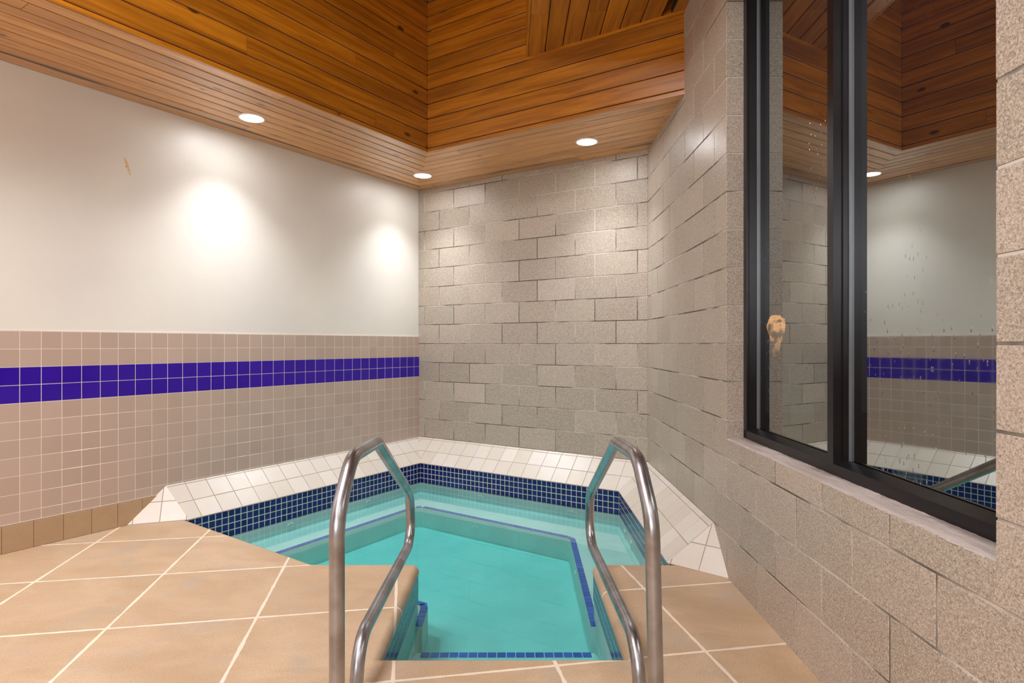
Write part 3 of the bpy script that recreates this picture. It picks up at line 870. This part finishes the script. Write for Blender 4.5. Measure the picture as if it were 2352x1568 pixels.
# ------------------------------------------------------------------ handrails
def path_fillet(pts, rads, n=9):
    out = [pts[0]]
    for i in range(1, len(pts)-1):
        out += fillet(pts[i-1], pts[i], pts[i+1], rads[i], n)
    out.append(pts[-1]); return out
RAIL = [(1.890, 0.0), (1.890, 0.700), (2.065, 0.858), (2.450, 0.846), (3.235, 0.440), (3.290, 0.175), (2.160, 0.185), (2.115, 0.0)]
RR = [0, 0.16, 0.16, 0.055, 0.16, 0.115, 0.14, 0]
def handrail(x_near, x_far, lean, label):
    def pt(y, z):
        t = (y-1.89)/(3.27-1.89)
        return Vector((x_near + (x_far-x_near)*t + lean*z/0.85, y, z))
    e = empty('handrail', (x_near, 1.89, 0), label, 'handrail', 'pool handrails at the hot tub steps')
    pts = path_fillet([pt(y, z) for y, z in RAIL], RR)
    m = MB(); m.tube(pts, 0.0242, 28); m.build('rail_tube', STEEL, e)
    for y in (1.89, 2.115):
        q = pt(y, 0)
        m = MB(); m.lathe([(0.052, 0.0), (0.052, 0.004), (0.045, 0.012), (0.030, 0.018), (0.0245, 0.020)])
        m.build('floor_flange', STEEL, e, Matrix.Translation(q))
handrail(-0.546, -0.546, 0.0, 'left of the two bent stainless steel handrails at the tub steps')
handrail(0.453, 0.425, -0.020, 'right of the two bent stainless steel handrails, nearer the window wall')

# ------------------------------------------------------------------ window
win = tag(bpy.data.objects.new('window_1', None), 'tall window in dark bronze frame in the block wall', 'window', kind='structure')
C.objects.link(win); win.matrix_basis = Matrix.Translation(RB + DR*S0 + UP*SZ0)
FD0, FD1 = -0.090, -0.150     # front of the frame, glass plane
BWD = -0.190
def beam(m, s0, s1, z0, z1, d0, d1, mi=0): m.box((s0, z0, min(d0, d1)), (s1, z1, max(d0, d1)), mi=mi)
m = MB()
beam(m, S0+0.004, S1-0.004, SZ0+0.008, SZ0+0.050, FD0, BWD)            # bottom rail
m.mesh([(S0+.004, SZ0+.050, FD0), (S1-.004, SZ0+.050, FD0), (S1-.004, SZ0+.064, FD1+.006), (S0+.004, SZ0+.064, FD1+.006), (S0+.004, SZ0+.050, FD1+.006), (S1-.004, SZ0+.050, FD1+.006)],
       [(0, 1, 2, 3), (3, 2, 5, 4)])
beam(m, S0+0.004, S1-0.004, SZ1-0.05, SZ1-0.004, FD0, BWD)
beam(m, S0+0.004, S0+0.046, SZ0+0.008, SZ1-0.004, FD0, BWD)
beam(m, S1-0.046, S1-0.004, SZ0+0.008, SZ1-0.004, FD0, BWD)
for a, b in ((S0+0.046, S0+0.052), (S1-0.052, S1-0.046)): beam(m, a, b, SZ0+0.05, SZ1-0.05, FD0-0.012, FD1)
m.build('window_frame', BRONZE, win, MR)
SM = (S0+S1)/2
m = MB(); beam(m, SM-0.025, SM+0.019, SZ0+0.050, SZ1-0.05, FD0+0.004, BWD)
beam(m, SM+0.019, SM+0.026, SZ0+0.05, SZ1-0.05, FD0-0.030, BWD); beam(m, SM-0.031, SM-0.025, SZ0+0.05, SZ1-0.05, FD0-0.030, BWD)
m.build('mullion', BRONZE, win, MR)
m = MB()
for a, b in ((S0+0.046, S0+0.056), (SM-0.037, SM-0.026), (SM+0.020, SM+0.031), (S1-0.056, S1-0.046)):
    beam(m, a, b, SZ0+0.060, SZ1-0.05, FD1+0.009, FD1-0.004)
tag(m.build('glazing_strip', GASKET, win, MR), 'grey glazing strips along the glass')
m = MB()
for a, b in ((S0+0.044, SM-0.024), (SM+0.018, S1-0.044)):
    m = MB(); m.face([(a, SZ0+0.05, FD1), (b, SZ0+0.05, FD1), (b, SZ1-0.04, FD1), (a, SZ1-0.04, FD1)]); m.build('window_pane', GLASS, win, MR)
# rough mortar sill
m = MB(); NXs, NZs = 120, 8
rs = random.Random(3)
vs = []; fs = []
for i in range(NXs+1):
    s = S0+0.001 + (S1-S0-0.002)*i/NXs
    jag = rs.uniform(-0.004, 0.003)
    for k in range(NZs+1):
        d = 0.001 + jag*(k == 0) - 0.105*k/NZs
        y = SZ0+0.003 + 0.006*k/NZs + rs.uniform(-0.0012, 0.0012) + (-0.004 if k == 0 else 0)
        vs.append((s, y, d))
W_ = NZs+1
for i in range(NXs):
    for k in range(NZs): fs.append((i*W_+k, (i+1)*W_+k, (i+1)*W_+k+1, i*W_+k+1))
m.mesh(vs, fs, smooth=True)
m.box((S0, SZ0-0.01, -RD+0.02), (S1, SZ0+0.0005, -0.004))
tag(m.build('window_sill', SILL, win, MR), 'rough pinkish grey mortar sill')

# ------------------------------------------------------------------ outside, seen faintly through the left pane
m = MB(); m.box((1.36, -4, -0.25), (9, 12, -0.12)); tag(m.build('ground', mat_plain('dark_ground', srgb(40, 42, 36), 0.9)), 'dark ground outside the window', 'ground', kind='structure')
gl = empty('garden_lamp', (3.05, 7.0, -0.12), 'amber lamp glowing in the dark outside, seen through the left window pane', 'outdoor lamp')
t = NT('amber_glow'); o_ = t.obj()
e1 = t.noise(o_, 9, 3, 0.6)
sp_ = t.n('ShaderNodeSeparateXYZ', ins={0: o_})
cc = t.mix(t.mapr(e1, 0.40, 0.56), (0.10, 0.04, 0.01, 1), (1.0, 0.46, 0.16, 1))
em = t.n('ShaderNodeEmission', ins={'Color': cc, 'Strength': t.mapr(sp_.outputs[2], 1.2, 1.62, 0.3, 1.3)})
t.t.links.new(em.outputs[0], t.out.inputs[0])
m = MB(); m.lathe([(0.02, 1.22), (0.035, 1.26), (0.05, 1.36), (0.075, 1.46), (0.095, 1.56), (0.085, 1.64), (0.05, 1.68), (0.001, 1.69)], seg=24)
rr = random.Random(5)
m.v = [(x*(1+rr.uniform(-.18, .18)), y*(1+rr.uniform(-.18, .18)), z+rr.uniform(-.012, .012)) for x, y, z in m.v]
m.build('lamp_globe', t.mat, gl, Matrix.Translation((3.05, 7.0, -0.12)))
m = MB(); m.lathe([(0.07, 0.0), (0.07, 0.03), (0.022, 0.05), (0.018, 1.235), (0.04, 1.245), (0.001, 1.25)], seg=20)
m.build('lamp_post', BRONZE, gl, Matrix.Translation((3.05, 7.0, -0.12)))
